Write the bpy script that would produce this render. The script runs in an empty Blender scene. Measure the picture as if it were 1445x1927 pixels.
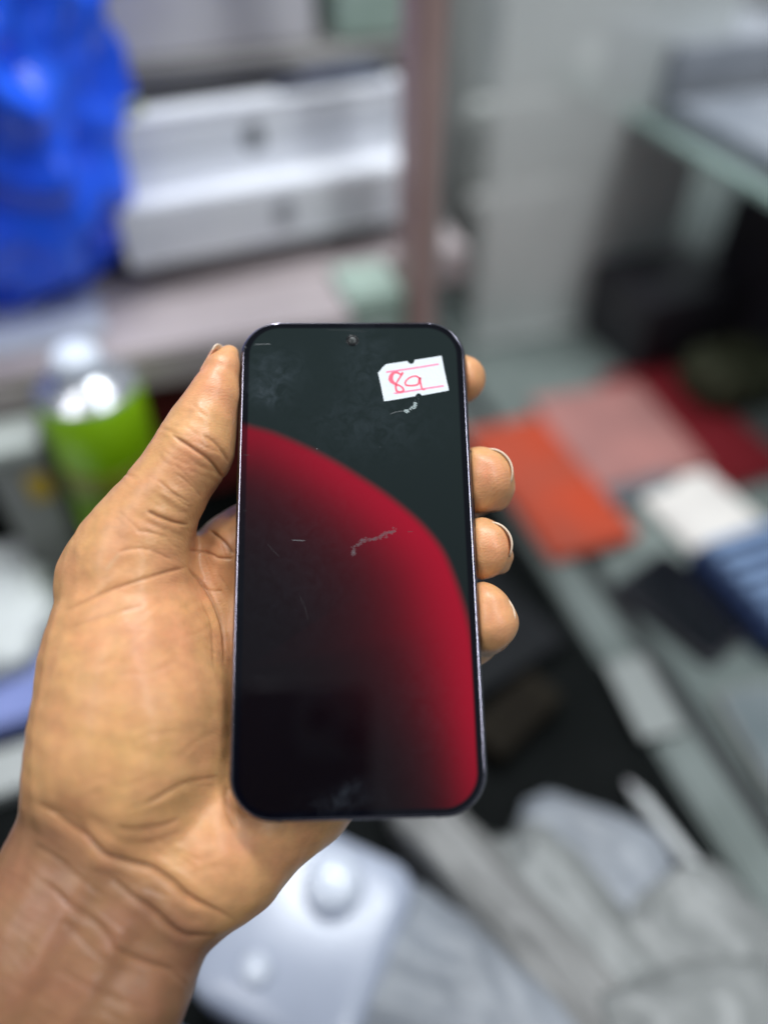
import bpy, bmesh, math, random
import numpy as np
from mathutils import Vector, Matrix, noise as mnoise

# ------------------------------------------------------------------ camera, world, lamps, exposure
SC = bpy.context.scene
COL = SC.collection
W, H, F = 1445.0, 1927.0, 1400.0            # photograph size and focal length, in its pixels
PITCH = math.radians(45)
cam_d = bpy.data.cameras.new('camera')
cam = bpy.data.objects.new('camera', cam_d)
COL.objects.link(cam)
CAMZ = 1.25
cam.location = (0, 0, CAMZ)
cam.rotation_euler = (math.pi / 2 - PITCH, 0, 0)
cam_d.sensor_fit = 'HORIZONTAL'
cam_d.sensor_width = 36
cam_d.lens = 36 * F / W
cam_d.clip_start = 0.004
cam_d.clip_end = 50
cam_d.dof.use_dof = True
cam_d.dof.focus_distance = 0.229
APERTURE = 0.0145                            # metres across
cam_d.dof.aperture_fstop = cam_d.lens / (APERTURE * 1000)
SC.camera = cam

wd = bpy.data.worlds.new('World')
SC.world = wd
wd.use_nodes = True
bg = wd.node_tree.nodes['Background']
bg.inputs[0].default_value = (0.80, 0.90, 1.0, 1)
bg.inputs[1].default_value = 0.17

def area_lamp(name, loc, target, sx, sy, power, color):
    d = bpy.data.lights.new(name, 'AREA')
    d.shape = 'RECTANGLE'
    d.size, d.size_y, d.energy, d.color = sx, sy, power, color
    o = bpy.data.objects.new(name, d)
    COL.objects.link(o)
    o.location = loc
    o.rotation_euler = (Vector(target) - Vector(loc)).to_track_quat('-Z', 'Y').to_euler()
    return o
area_lamp('ceiling_tube', (0.15, 0.75, 2.75), (0.0, 0.35, 0.9), 1.3, 0.16, 25, (0.93, 0.97, 1.0))
area_lamp('ceiling_tube', (-0.84, -0.30, 2.75), (0.0, 0.5, 0.95), 0.16, 1.2, 10, (0.97, 0.96, 0.98))
area_lamp('ceiling_tube', (0.86, -0.42, 2.75), (0.1, 0.6, 0.95), 0.16, 1.3, 14, (0.93, 0.97, 1.0))  # tube added to light the carton faces turned to the camera
area_lamp('ceiling_spot', (-0.28, 1.0, 2.7), (-0.1, 0.3, 0.9), 0.16, 0.16, 7, (0.95, 0.98, 1.0))

SC.view_settings.view_transform = 'Standard'
SC.view_settings.look = 'None'
SC.view_settings.exposure = 0.12
SC.view_settings.gamma = 1
SC.cycles.use_denoising = True
SC.cycles.max_bounces = 8
SC.cycles.caustics_reflective = False
SC.cycles.caustics_refractive = False

# ------------------------------------------------------------------ geometry of the view
def rotm(a, b, c):
    Rx = np.array([[1, 0, 0], [0, math.cos(a), -math.sin(a)], [0, math.sin(a), math.cos(a)]])
    Ry = np.array([[math.cos(b), 0, math.sin(b)], [0, 1, 0], [-math.sin(b), 0, math.cos(b)]])
    Rz = np.array([[math.cos(c), -math.sin(c), 0], [math.sin(c), math.cos(c), 0], [0, 0, 1]])
    return Rz @ Ry @ Rx
PR = rotm(-0.2455, 0.0426, 0.0112)           # the phone's pose before the lens
PT = np.array([-8.3946, -11.4453, -223.5519])  # mm
CAM_M = Matrix.Translation((0, 0, CAMZ)) @ Matrix.Rotation(math.pi / 2 - PITCH, 4, 'X')
PH_M = CAM_M @ Matrix([[*PR[0], PT[0] * .001], [*PR[1], PT[1] * .001], [*PR[2], PT[2] * .001], [0, 0, 0, 1]])

def loc(px, py, z=0.0):
    """point of the plane z (mm) of the phone's own frame that stands at a photo position"""
    d = PR.T @ np.array([(px - W / 2) / F, -(py - H / 2) / F, -1.0])
    o = -PR.T @ PT
    return o + d * ((z - o[2]) / d[2])
def depth_of(p):
    return -(PR @ np.asarray(p) + PT)[2]
def to_px(P):
    q = P @ PR.T + PT
    return np.stack([W / 2 + F * q[:, 0] / -q[:, 2], H / 2 - F * q[:, 1] / -q[:, 2]], 1)

# ------------------------------------------------------------------ small helpers
def mat(name, color, rough=.5, metal=0., **kw):
    m = bpy.data.materials.new(name)
    m.use_nodes = True
    b = m.node_tree.nodes['Principled BSDF']
    b.inputs['Base Color'].default_value = (*color, 1)
    b.inputs['Roughness'].default_value = rough
    b.inputs['Metallic'].default_value = metal
    for k, v in kw.items():
        b.inputs[k.replace('_', ' ')].default_value = v
    return m
def N(m, t, **kw):
    n = m.node_tree.nodes.new(t)
    for k, v in kw.items():
        setattr(n, k, v)
    return n
def LK(m, a, b):
    m.node_tree.links.new(a, b)
def bsdf(m):
    return m.node_tree.nodes['Principled BSDF']
def mottle(m, scale, lo, hi, detail=5, bump=0., bscale=None, coord='Object'):
    """uneven grain: base colour between lo and hi by noise, with a little relief"""
    tc = N(m, 'ShaderNodeTexCoord')
    n = N(m, 'ShaderNodeTexNoise')
    n.inputs['Scale'].default_value = scale
    n.inputs['Detail'].default_value = detail
    LK(m, tc.outputs[coord], n.inputs['Vector'])
    r = N(m, 'ShaderNodeValToRGB')
    r.color_ramp.elements[0].position, r.color_ramp.elements[1].position = .32, .68
    r.color_ramp.elements[0].color, r.color_ramp.elements[1].color = (*lo, 1), (*hi, 1)
    LK(m, n.outputs['Fac'], r.inputs['Fac'])
    LK(m, r.outputs['Color'], bsdf(m).inputs['Base Color'])
    if bump:
        n2 = N(m, 'ShaderNodeTexNoise')
        n2.inputs['Scale'].default_value = bscale or scale * 6
        LK(m, tc.outputs[coord], n2.inputs['Vector'])
        b = N(m, 'ShaderNodeBump')
        b.inputs['Strength'].default_value = bump
        b.inputs['Distance'].default_value = .001
        LK(m, n2.outputs['Fac'], b.inputs['Height'])
        LK(m, b.outputs['Normal'], bsdf(m).inputs['Normal'])
    return m
def link(o, parent=None):
    COL.objects.link(o)
    if parent:
        o.parent = parent
    return o
def tag(o, label, cat, group=None, kind=None):
    if label: o['label'] = label
    if cat: o['category'] = cat
    if group: o['group'] = group
    if kind: o['kind'] = kind
    return o
def empty(name, m, label, cat, group=None):
    o = bpy.data.objects.new(name, None)
    o.empty_display_size = .01
    link(o)
    o.matrix_world = m
    return tag(o, label, cat, group)
def from_py(name, verts, faces, m, parent=None, smooth=True):
    me = bpy.data.meshes.new(name)
    me.from_pydata([tuple(v) for v in verts], [], faces)
    me.update()
    if smooth:
        me.polygons.foreach_set('use_smooth', [True] * len(me.polygons))
    if m: me.materials.append(m)
    return link(bpy.data.objects.new(name, me), parent)
def from_bm(name, bm, m, parent=None, smooth=False):
    me = bpy.data.meshes.new(name)
    bmesh.ops.recalc_face_normals(bm, faces=bm.faces)
    bm.to_mesh(me)
    bm.free()
    if smooth:
        me.polygons.foreach_set('use_smooth', [True] * len(me.polygons))
    if m: me.materials.append(m)
    return link(bpy.data.objects.new(name, me), parent)
MM = .001
def rrect(hx, hy, r, n=14):
    """rounded rectangle outline, counter-clockwise"""
    pts = []
    for cx, cy, a0 in ((hx - r, hy - r, 0), (-hx + r, hy - r, 90), (-hx + r, -hy + r, 180), (hx - r, -hy + r, 270)):
        for i in range(n + 1):
            a = math.radians(a0 + 90 * i / n)
            pts.append((cx + r * math.cos(a), cy + r * math.sin(a)))
    return pts
def loft(rings, cap0=True, cap1=True, closed=True):
    """rings of equal length joined by quads"""
    v, f = [], []
    n = len(rings[0])
    for r in rings: v += list(r)
    for k in range(len(rings) - 1):
        for i in range(n if closed else n - 1):
            j = (i + 1) % n
            f.append((k * n + i, k * n + j, (k + 1) * n + j, (k + 1) * n + i))
    if cap0: f.append(tuple(range(n - 1, -1, -1)))
    if cap1: f.append(tuple((len(rings) - 1) * n + i for i in range(n)))
    return v, f
def disc_rings(cx, cy, prof, n=28):
    """a turned shape about z at (cx, cy): prof = (radius, z) pairs"""
    return [[(cx + r * math.cos(2 * math.pi * i / n), cy + r * math.sin(2 * math.pi * i / n), z) for i in range(n)] for r, z in prof]

# ------------------------------------------------------------------ the phone in the hand
PHW, PHH, PHR, PHT = 36.35, 76.05, 12.6, 8.9
phone = empty('smartphone', PH_M, 'black smartphone held upright in the hand, its screen showing a red crescent glow', 'phone')
def prings(prof):
    return [[(x * MM, y * MM, z * MM) for x, y in rrect(PHW - d, PHH - d, PHR - d)] for d, z in prof]
m_frame = mat('dark polished frame', (.25, .24, .29), .13, 1.0)
mottle(m_frame, 900, (.21, .20, .25), (.29, .275, .335))
v, f = loft(prings([(1.28, -.07), (1.02, -.08), (.76, -.18), (.48, -.42), (.22, -.82), (.06, -1.4), (0, -2.0), (0, -6.2), (.15, -7.0), (.7, -8.0), (1.7, -8.6), (2.6, -8.75)]), cap0=True, cap1=True)
from_py('frame', v, f, m_frame, phone)
m_back = mat('matte back', (.03, .03, .035), .5)
v, f = loft(prings([(2.4, -8.76), (2.5, -8.9), (3.0, -8.95)]))
from_py('back_cover', v, f, m_back, phone)
# front glass: a black sheet whose rim bends down to the frame
def smudge_nodes(m, base_rough):
    """dust and finger grease on the glass: a thin, rough, grey film in wiped patches"""
    tc = N(m, 'ShaderNodeTexCoord')
    at = N(m, 'ShaderNodeAttribute', attribute_name='grease')
    n = N(m, 'ShaderNodeTexNoise'); n.inputs['Scale'].default_value = 210; n.inputs['Detail'].default_value = 8; n.inputs['Roughness'].default_value = .65
    n.inputs['Distortion'].default_value = 1.2
    LK(m, tc.outputs['Object'], n.inputs['Vector'])
    mr = N(m, 'ShaderNodeMapRange'); mr.inputs['From Min'].default_value = .36; mr.inputs['From Max'].default_value = .72
    LK(m, n.outputs['Fac'], mr.inputs['Value'])
    mu = N(m, 'ShaderNodeMath', operation='MULTIPLY')
    LK(m, mr.outputs['Result'], mu.inputs[0]); LK(m, at.outputs['Fac'], mu.inputs[1])
    n2 = N(m, 'ShaderNodeTexNoise'); n2.inputs['Scale'].default_value = 5200; n2.inputs['Detail'].default_value = 2
    LK(m, tc.outputs['Object'], n2.inputs['Vector'])
    mr2 = N(m, 'ShaderNodeMapRange'); mr2.inputs['From Min'].default_value = .72; mr2.inputs['From Max'].default_value = .80
    LK(m, n2.outputs['Fac'], mr2.inputs['Value'])
    ad = N(m, 'ShaderNodeMath', operation='MULTIPLY_ADD'); ad.inputs[1].default_value = .16
    LK(m, mr2.outputs['Result'], ad.inputs[0]); LK(m, mu.outputs[0], ad.inputs[2])
    cl = N(m, 'ShaderNodeMix', data_type='RGBA')
    cl.inputs['A'].default_value = (.0010, .0011, .002, 1); cl.inputs['B'].default_value = (.075, .092, .115, 1)
    LK(m, ad.outputs[0], cl.inputs['Factor'])
    LK(m, cl.outputs['Result'], bsdf(m).inputs['Base Color'])
    rg = N(m, 'ShaderNodeMapRange'); rg.inputs['To Min'].default_value = base_rough; rg.inputs['To Max'].default_value = .45
    LK(m, mu.outputs[0], rg.inputs['Value'])
    LK(m, rg.outputs['Result'], bsdf(m).inputs['Roughness'])
m_glass = mat('black cover glass', (.002, .002, .004), .03, 0, IOR=1.36)
smudge_nodes(m_glass, .03)
v, f = loft(prings([(1.24, -.10), (1.24, -.02), (1.36, .02), (1.7, .03)]), cap0=True, cap1=True)
from_py('front_glass', v, f, m_glass, phone)
# the lit picture under the glass, a fine sheet of coloured points, ceiling sheen painted in
DX, DT, DB = 35.1, 75.0, -75.0
rim_px = [(440, 792), (456, 799), (473, 805), (500, 812), (523, 820), (573, 842), (626, 869), (672, 897), (722, 930), (772, 970), (805, 1003), (832, 1040),
          (852, 1086), (868, 1133), (882, 1186), (891, 1245), (899, 1310), (904, 1381), (907, 1452), (909, 1540), (911, 1640)]
rim = np.array([loc(x, y)[:2] for x, y in rim_px])
def smooth_line(P, per=8):
    P = np.asarray(P, float); out = []
    for i in range(len(P) - 1):
        p0, p1, p2, p3 = P[max(i - 1, 0)], P[i], P[i + 1], P[min(i + 2, len(P) - 1)]
        for k in range(per):
            t = k / per
            out.append(.5 * (2 * p1 + (p2 - p0) * t + (2 * p0 - 5 * p1 + 4 * p2 - p3) * t * t + (3 * p1 - p0 - 3 * p2 + p3) * t ** 3))
    out.append(P[-1])
    return np.array(out)
rimS = smooth_line(rim, 6)
rim_len = np.r_[0, np.cumsum(np.hypot(*np.diff(rimS, axis=0).T))]
rim_len /= rim_len[-1]
nx, ny = 226, 480
gx, gy = np.meshgrid(np.linspace(-DX, DX, nx), np.linspace(DB, DT, ny))
# pull the grid's corners in so that the sheet itself has round corners
rc = 11.4
def corner_shift(x, y):
    cy_t, cy_b = DT - rc, DB + rc
    w = np.full_like(y, DX)
    t = np.clip((y - cy_t) / rc, 0, 1); w = np.where(y > cy_t, DX - rc + np.sqrt(np.maximum(rc ** 2 - (t * rc) ** 2, 0)), w)
    t = np.clip((cy_b - y) / rc, 0, 1); w = np.where(y < cy_b, DX - rc + np.sqrt(np.maximum(rc ** 2 - (t * rc) ** 2, 0)), w)
    return x / DX * np.maximum(w, DX - rc)
gx = corner_shift(gx, gy)
P2 = np.stack([gx.ravel(), gy.ravel()], 1)
def line_dist(P, L):
    best = np.full(len(P), 1e9); side = np.zeros(len(P)); par = np.zeros(len(P))
    for i in range(len(L) - 1):
        a, b = L[i], L[i + 1]; d = b - a; l2 = (d @ d) + 1e-12
        t = np.clip(((P - a) @ d) / l2, 0, 1)
        q = a + t[:, None] * d
        ds = np.hypot(*(P - q).T)
        cr = d[0] * (P[:, 1] - a[1]) - d[1] * (P[:, 0] - a[0])
        k = ds < best
        best[k] = ds[k]; side[k] = np.sign(cr[k]); par[k] = (i + t[k])
    return best, side, par
ds, sd, pr = line_dist(P2, rimS)
s = -sd * ds                                 # inside the disc > 0
pos = np.interp(pr, np.arange(len(rim_len)), rim_len)
width = np.interp(pos, [0, .08, .25, .45, .58, .7, .82, 1], [14, 13, 14.5, 17.5, 18, 14.5, 11, 8])
peak = np.interp(pos, [0, .06, .2, .4, .6, .75, .85, .93, 1], [.62, .66, .88, 1.05, 1.0, .95, .75, .5, .3])
edge = np.clip((s + 2.0) / 3.6, 0, 1); edge = edge * edge * (3 - 2 * edge)
q = np.maximum(s, 0) / width
glow = peak * edge * (.78 * np.exp(-(q * 1.25) ** 1.9) + .22 * np.exp(-(q * .62) ** 2))
hook = smooth_line(np.array([loc(x, y)[:2] for x, y in [(905, 1440), (904, 1470), (896, 1497), (878, 1517), (846, 1528), (806, 1529)]]), 6)
hd, _, hp = line_dist(P2, hook)
glow = glow + .55 * np.exp(-(hd / .75) ** 2) * np.interp(hp / (len(hook) - 1), [0, .3, .8, 1], [0, 1, .9, 0])
red = np.array([.31, .0, .014])
ty = (P2[:, 1] + 76) / 152
outer = np.outer(1 - np.clip(s * .5 + .5, 0, 1), [.0110, .0190, .0185]) * np.clip(.25 + .95 * ty, 0, 1.1)[:, None]  # ceiling reflection painted as a greenish emission, stronger towards the top
inner = np.outer(np.clip(s * .5 + .5, 0, 1), [.0055, .0030, .0040]) * np.clip(.35 + ty, .3, 1)[:, None]
rx_, ry_ = np.abs(P2[:, 0]) - (33.25 - 9.6), np.where(P2[:, 1] > 0, P2[:, 1] - (73.3 - 9.6), -P2[:, 1] - (73.4 - 9.6))
mask_d = np.hypot(np.maximum(rx_, 0), np.maximum(ry_, 0)) + np.minimum(np.maximum(rx_, ry_), 0) - 9.6   # the lit field, inside the black border
inm = np.clip(.5 - mask_d / .35, 0, 1)[:, None]
spill = .38 * (P2[:, 0] < -30) * np.clip((s + 3.0) / 3, 0, 1) * np.interp(pos, [0, .5, 1], [1, .6, 0])
rgb = (red * glow[:, None] + outer + inner) * inm + (1 - inm) * (red * (glow * spill)[:, None] + np.array([.0004, .0005, .0022]))  # border emission paints red spill and a faint bluish reflection
faces = []
idx = np.arange(nx * ny).reshape(ny, nx)
quads = np.stack([idx[:-1, :-1], idx[:-1, 1:], idx[1:, 1:], idx[1:, :-1]], -1).reshape(-1, 4)
m_disp = mat('lit display under glass', (.002, .002, .003), .03, 0, IOR=1.53)
smudge_nodes(m_disp, .03)
at = N(m_disp, 'ShaderNodeAttribute', attribute_name='picture')
LK(m_disp, at.outputs['Color'], bsdf(m_disp).inputs['Emission Color'])
bsdf(m_disp).inputs['Emission Strength'].default_value = 1.0
disp = from_py('display', np.c_[P2 * MM, np.full(len(P2), .06 * MM)], quads.tolist(), m_disp, phone)
ca = disp.data.color_attributes.new('picture', 'FLOAT_COLOR', 'POINT')
ca.data.foreach_set('color', np.c_[rgb, np.ones(len(rgb))].astype(np.float32).ravel())
def blob(P, px, py, rx, ry, ang=0):
    c = loc(px, py)[:2]; d = P - c; a = math.radians(ang)
    x = d[:, 0] * math.cos(a) + d[:, 1] * math.sin(a); y = -d[:, 0] * math.sin(a) + d[:, 1] * math.cos(a)
    return np.exp(-((x / rx) ** 2 + (y / ry) ** 2))
grease = (.30 * blob(P2, 520, 700, 7.5, 7) + .30 * blob(P2, 500, 745, 6, 3.4, -20) + .16 * blob(P2, 690, 680, 8, 14)
          + .16 * blob(P2, 700, 800, 18, 9) + .16 * blob(P2, 640, 1512, 9, 3.2, 12) + .16 * blob(P2, 655, 1490, 4.5, 2.2, 30)
          + .05 * blob(P2, 560, 1050, 22, 24) + .04 * blob(P2, 800, 1350, 12, 24))
ga = disp.data.attributes.new('grease', 'FLOAT', 'POINT')
ga.data.foreach_set('value', grease.astype(np.float32))
# selfie camera: black ring, glass bead
def turned(name, cx, cy, prof, m, n=28, parent=phone):
    v, f = loft([[(x * MM, y * MM, z * MM) for x, y, z in r] for r in disc_rings(cx, cy, prof, n)])
    return from_py(name, v, f, m, parent)
cc = loc(663, 640.5)
fc = turned('front_camera', cc[0], cc[1], [(2.0, .03), (2.0, .10), (1.8, .13), (1.4, .13)], mat('camera hole black', (.001, .001, .002), .2), 32)
turned('lens', cc[0], cc[1], [(1.25, .135), (1.2, .17), (1.0, .23), (.6, .28), (.15, .30)], mat('lens glass', (.030, .034, .033), .25, 0, IOR=1.35), 28, fc)
# buttons on the right side, bottom sockets
m_btn = mat('dark button', (.035, .03, .045), .28, .8)
def side_button(name, y0, y1):
    bm = bmesh.new()
    bmesh.ops.create_cube(bm, size=1)
    bmesh.ops.scale(bm, vec=(1.2 * MM, (y1 - y0) * MM, 2.4 * MM), verts=bm.verts)
    bmesh.ops.translate(bm, vec=((PHW + .05) * MM, (y0 + y1) / 2 * MM, -4.0 * MM), verts=bm.verts)
    bmesh.ops.bevel(bm, geom=bm.edges[:], offset=.45 * MM, segments=3, affect='EDGES')
    return from_bm(name, bm, m_btn, phone, True)
side_button('power_button', loc(886, 838)[1] - 9, loc(886, 838)[1])
side_button('volume_button', loc(893, 1045)[1], loc(890, 930)[1])
m_slot = mat('socket black', (.004, .004, .004), .5)
bm = bmesh.new()
bmesh.ops.create_cube(bm, size=1); bmesh.ops.scale(bm, vec=(9 * MM, .6 * MM, 3 * MM), verts=bm.verts)
bmesh.ops.translate(bm, vec=(0, -PHH * MM, -4.4 * MM), verts=bm.verts)
bmesh.ops.bevel(bm, geom=[e for e in bm.edges if abs(e.verts[0].co.y - e.verts[1].co.y) > .0003], offset=1.3 * MM, segments=4, affect='EDGES')
from_bm('charging_port', bm, m_slot, phone)
m_ant = mat('antenna resin', (.11, .12, .12), .4)
for x in (-22, 22):
    bm = bmesh.new(); bmesh.ops.create_cube(bm, size=1); bmesh.ops.scale(bm, vec=(1.2 * MM, .12 * MM, 6 * MM), verts=bm.verts)
    bmesh.ops.translate(bm, vec=(x * MM, -PHH * MM, -4.2 * MM), verts=bm.verts)
    from_bm('antenna_line', bm, m_ant, phone)
# scratches: hair-thin scored lines that catch the light
m_scr = mat('scratch', (.14, .15, .155), .5)
m_scr2 = mat('faint scratch', (.028, .028, .031), .5)
def ribbon(pts, w, z, h=.0, taper=True):
    pts = np.asarray(pts, float); n = len(pts); L_, R_ = [], []
    ws = w if np.ndim(w) else np.full(n, w)
    for i in range(n):
        d = pts[min(i + 1, n - 1)] - pts[max(i - 1, 0)]; d /= np.hypot(*d) + 1e-9
        k = ws[i] / 2 * ((.35 if i in (0, n - 1) else 1) if taper else 1)
        nn = np.array([-d[1], d[0]]) * k
        L_.append(pts[i] + nn); R_.append(pts[i] - nn)
    vv = [(*p, z) for p in L_] + [(*p, z) for p in R_]
    ff = [(i, n + i, n + i + 1, i + 1) for i in range(n - 1)]
    return vv, ff
def scratch(pxs, w, m):
    pts = smooth_line([loc(x, y)[:2] for x, y in pxs], 4)
    vv, ff = ribbon(pts, w, .075)
    return from_py('scratch', [(a * MM, b * MM, c * MM) for a, b, c in vv], ff, m, phone)
for pxs, w, m in (([(479, 648), (495, 647.5), (509, 647)], .16, m_scr), ([(458, 651), (464, 654)], .14, m_scr),
                  ([(549, 1016.5), (560, 1017), (574, 1017.5)], .15, m_scr), ([(563, 1120), (573, 1142), (580, 1168)], .10, m_scr2),
                  ([(458, 856), (470, 856.5)], .12, m_scr2), ([(503, 1024), (514, 1036), (526, 1048)], .10, m_scr2),
                  ([(766, 1001), (778, 1000)], .14, m_scr2), ([(456, 961), (464, 961)], .12, m_scr2),
                  ([(610, 620), (650, 621), (690, 624)], .09, m_scr2),
                  ([(734, 779), (746, 775), (762, 773)], .14, m_scr), ([(596, 845), (597, 844)], .3, m_scr), ([(715, 842), (715.6, 841)], .3, m_scr2)):
    scratch(pxs, w, m)
# scuffed glue remains below the sticker and a wiped streak in the middle
def flecks(name, line, n, spread, size, m, seed):
    rnd = random.Random(seed); S = smooth_line([loc(x, y)[:2] for x, y in line], 10); vv, ff = [], []
    for i in range(n):
        c = S[rnd.randrange(len(S))] + np.array([rnd.gauss(0, spread), rnd.gauss(0, spread)]); b = len(vv); k = rnd.randint(5, 7)
        r = size * rnd.uniform(.4, 1.2); a0 = rnd.random() * 6
        for j in range(k):
            rr = r * rnd.uniform(.5, 1.2)
            vv.append(((c[0] + rr * math.cos(a0 + 6.283 * j / k)) * MM, (c[1] + rr * .7 * math.sin(a0 + 6.283 * j / k)) * MM, (.076 + .0006 * i) * MM))
        ff.append(tuple(range(b, b + k)))
    return from_py(name, vv, ff, m, phone, False)
m_glue = mat('glue residue', (.30, .36, .36), .6)
m_wipe = mat('wiped streak', (.12, .09, .10), .6)
def film(m, fac):
    t_, x_ = N(m, 'ShaderNodeBsdfTransparent'), N(m, 'ShaderNodeMixShader')
    x_.inputs['Fac'].default_value = fac
    LK(m, t_.outputs[0], x_.inputs[1]); LK(m, bsdf(m).outputs[0], x_.inputs[2])
    LK(m, x_.outputs[0], m.node_tree.nodes['Material Output'].inputs['Surface'])
film(m_wipe, .30); film(m_scr2, .6)
flecks('glue_residue', [(782, 757), (780, 766), (771, 772), (763, 773)], 34, .28, .42, m_glue, 3)
flecks('glue_residue', [(790, 749), (778, 756)], 5, .5, .16, m_glue, 4)
flecks('wiped_streak', [(664, 1044), (667, 1030), (684, 1018), (705, 1014), (725, 1006), (744, 998)], 110, .34, .60, m_wipe, 5)


# ------------------------------------------------------------------ price sticker
m_paper = mat('white sticker paper', (.66, .71, .745), .6)
m_pink = mat('pink printed line', (.80, .22, .36), .6)
m_ink = mat('red felt pen', (.88, .10, .17), .55)
st_px = lambda x, y: (690 + x * 180 / 1445, 650 + y * 180 / 1445)
outl = [(292, 285), (615, 236), (628, 262), (650, 277), (674, 281), (700, 272), (716, 252), (722, 220), (1130, 157), (1180, 420), (1242, 680), (832, 756),
        (815, 735), (790, 722), (765, 726), (745, 742), (732, 768), (320, 838), (262, 845), (240, 740), (210, 590), (170, 410), (200, 385), (235, 335)]
def on_glass(x, y, z):
    p = loc(*st_px(x, y), 0.05); return (p[0] * MM, p[1] * MM, z * MM)
stk = empty('price_sticker', PH_M, 'white notched price sticker with red handwriting stuck on the dark screen', 'sticker')
n = len(outl)
mottle(m_paper, 140, (.65, .70, .735), (.69, .74, .775), bump=.12, bscale=900)
lift = lambda x, y: .10 * max(0, (x - 950) / 290) ** 2 * max(0, (520 - y) / 360) + .08 * max(0, (330 - x) / 120) ** 2 * max(0, (y - 600) / 240)
lo_ = [on_glass(x, y, .07 + lift(x, y)) for x, y in outl]; hi_ = [on_glass(x, y, .20 + lift(x, y)) for x, y in outl]
bm = bmesh.new()
a_ = [bm.verts.new(p) for p in lo_]; b_ = [bm.verts.new(p) for p in hi_]
bm.faces.new(b_); bm.faces.new(a_[::-1])
for i in range(n): bm.faces.new((a_[i], a_[(i + 1) % n], b_[(i + 1) % n], b_[i]))
bmesh.ops.triangulate(bm, faces=[f for f in bm.faces if len(f.verts) > 4])
from_bm('paper', bm, m_paper, stk)
def ink(name, pxs, w, m, z, per=7):
    pts = smooth_line([loc(*st_px(x, y), .05)[:2] for x, y in pxs], per)
    wv = np.interp(np.linspace(0, 1, len(pts)), np.linspace(0, 1, len(w)), w) * 1.3 if np.ndim(w) else w
    vv, ff = ribbon(pts, wv, z, taper=False)
    sp = smooth_line(pxs, per); vv = [(p_[0], p_[1], p_[2] + lift(*sp[i_ % len(pts)])) for i_, p_ in enumerate(vv)]
    return from_py(name, [(a * MM, b * MM, c * MM) for a, b, c in vv], ff, m, stk)
ink('printed_line', [(292, 405), (700, 345), (1088, 283)], .60, m_pink, .215, 3)
ink('printed_line', [(358, 738), (760, 672), (1162, 612)], .60, m_pink, .215, 3)
ink('digit', [(545, 405), (520, 440), (490, 425), (450, 408), (400, 420), (372, 460), (362, 510), (385, 550), (440, 590), (500, 610), (548, 650), (552, 690),
              (500, 705), (455, 690), (440, 640), (442, 590), (465, 540), (510, 470), (545, 412)], [.5, .5, .55, .65, .75, 1.0, 1.2, .95, .6, .45, .5, .55, .6, .55, .5, .5, .45, .5, .55], m_ink, .235)
ink('digit', [(378, 470), (372, 510), (392, 545)], [.5, .95, .5], m_ink, .245)
ink('letter', [(800, 505), (760, 470), (700, 468), (630, 500), (585, 550), (590, 595), (640, 608), (720, 605), (775, 585), (795, 530), (802, 490), (810, 560), (830, 640), (845, 665), (885, 662)],
    [.5, .5, .45, .42, .45, .5, .5, .48, .5, .6, .65, .5, .45, .5, .4], m_ink, .225)
# ------------------------------------------------------------------ the left hand: one skin grown round its bones
def S(px, py, z, rpx):
    p = loc(px, py, z)
    return p, rpx * depth_of(p) / F
VOX = .75
GO = np.array([-122.0, -152.0, -62.0]); GN = (np.array([66.0, 88.0, 26.0]) - GO) / VOX
GN = GN.astype(int)
ax = [GO[i] + VOX * np.arange(GN[i]) for i in range(3)]
field = np.full(GN, 40.0, np.float32)
def grid_box(lo, hi):
    a = np.maximum(((lo - GO) / VOX).astype(int) - 1, 0); b = np.minimum(((hi - GO) / VOX).astype(int) + 2, GN)
    return a, b
def grid_of(a, b):
    return (ax[0][a[0]:b[0], None, None].astype(np.float32), ax[1][None, a[1]:b[1], None].astype(np.float32), ax[2][None, None, a[2]:b[2]].astype(np.float32))
def put(d, a, b, k):
    sl = (slice(a[0], b[0]), slice(a[1], b[1]), slice(a[2], b[2]))
    g = field[sl]
    h = np.maximum(k - np.abs(g - d), 0) / k
    field[sl] = np.minimum(g, d) - h * h * k * .25
def bone(A, B, k=4.0, flat=1.0):
    """a tapered limb from ball A to ball B; flat < 1 presses it thin along z"""
    (p, r1), (q, r2) = A, B
    m = max(r1, r2) + k + 3
    a, b = grid_box(np.minimum(p, q) - m, np.maximum(p, q) + m)
    if (b <= a).any(): return
    X, Y, Z = grid_of(a, b)
    d = q - p; l2 = d @ d + 1e-9
    px, py, pz = X - p[0], Y - p[1], Z - p[2]
    t = np.clip((px * d[0] + py * d[1] + pz * d[2]) / l2, 0, 1)
    ex, ey, ez = px - t * d[0], py - t * d[1], (pz - t * d[2]) / flat
    dist = np.sqrt(ex * ex + ey * ey + ez * ez) - (r1 + (r2 - r1) * t)
    put(dist, a, b, k)
def chain(pts, k=4.0, flat=1.0):
    P_ = [S(*p) for p in pts]
    for A, B in zip(P_, P_[1:]): bone(A, B, k, flat)

# back of the hand and wrist
chain([(176, 1560, -21, 132), (85, 1760, -19, 140), (-60, 2010, -17, 148)], 6)
chain([(292, 1690, -23, 128), (205, 1860, -20, 136), (80, 2090, -18, 144)], 10)
chain([(235, 1625, -23, 128), (145, 1810, -19, 130), (20, 2050, -17, 140)], 10)
# metacarpals
chain([(255, 1440, -36, 92), (350, 1250, -33, 80), (458, 1035, -25, 72)], 9)
chain([(300, 1500, -36, 95), (430, 1300, -31, 84), (565, 1105, -22, 74)], 10)
chain([(350, 1550, -34, 95), (520, 1370, -29, 82), (655, 1190, -22, 72)], 10)
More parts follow.
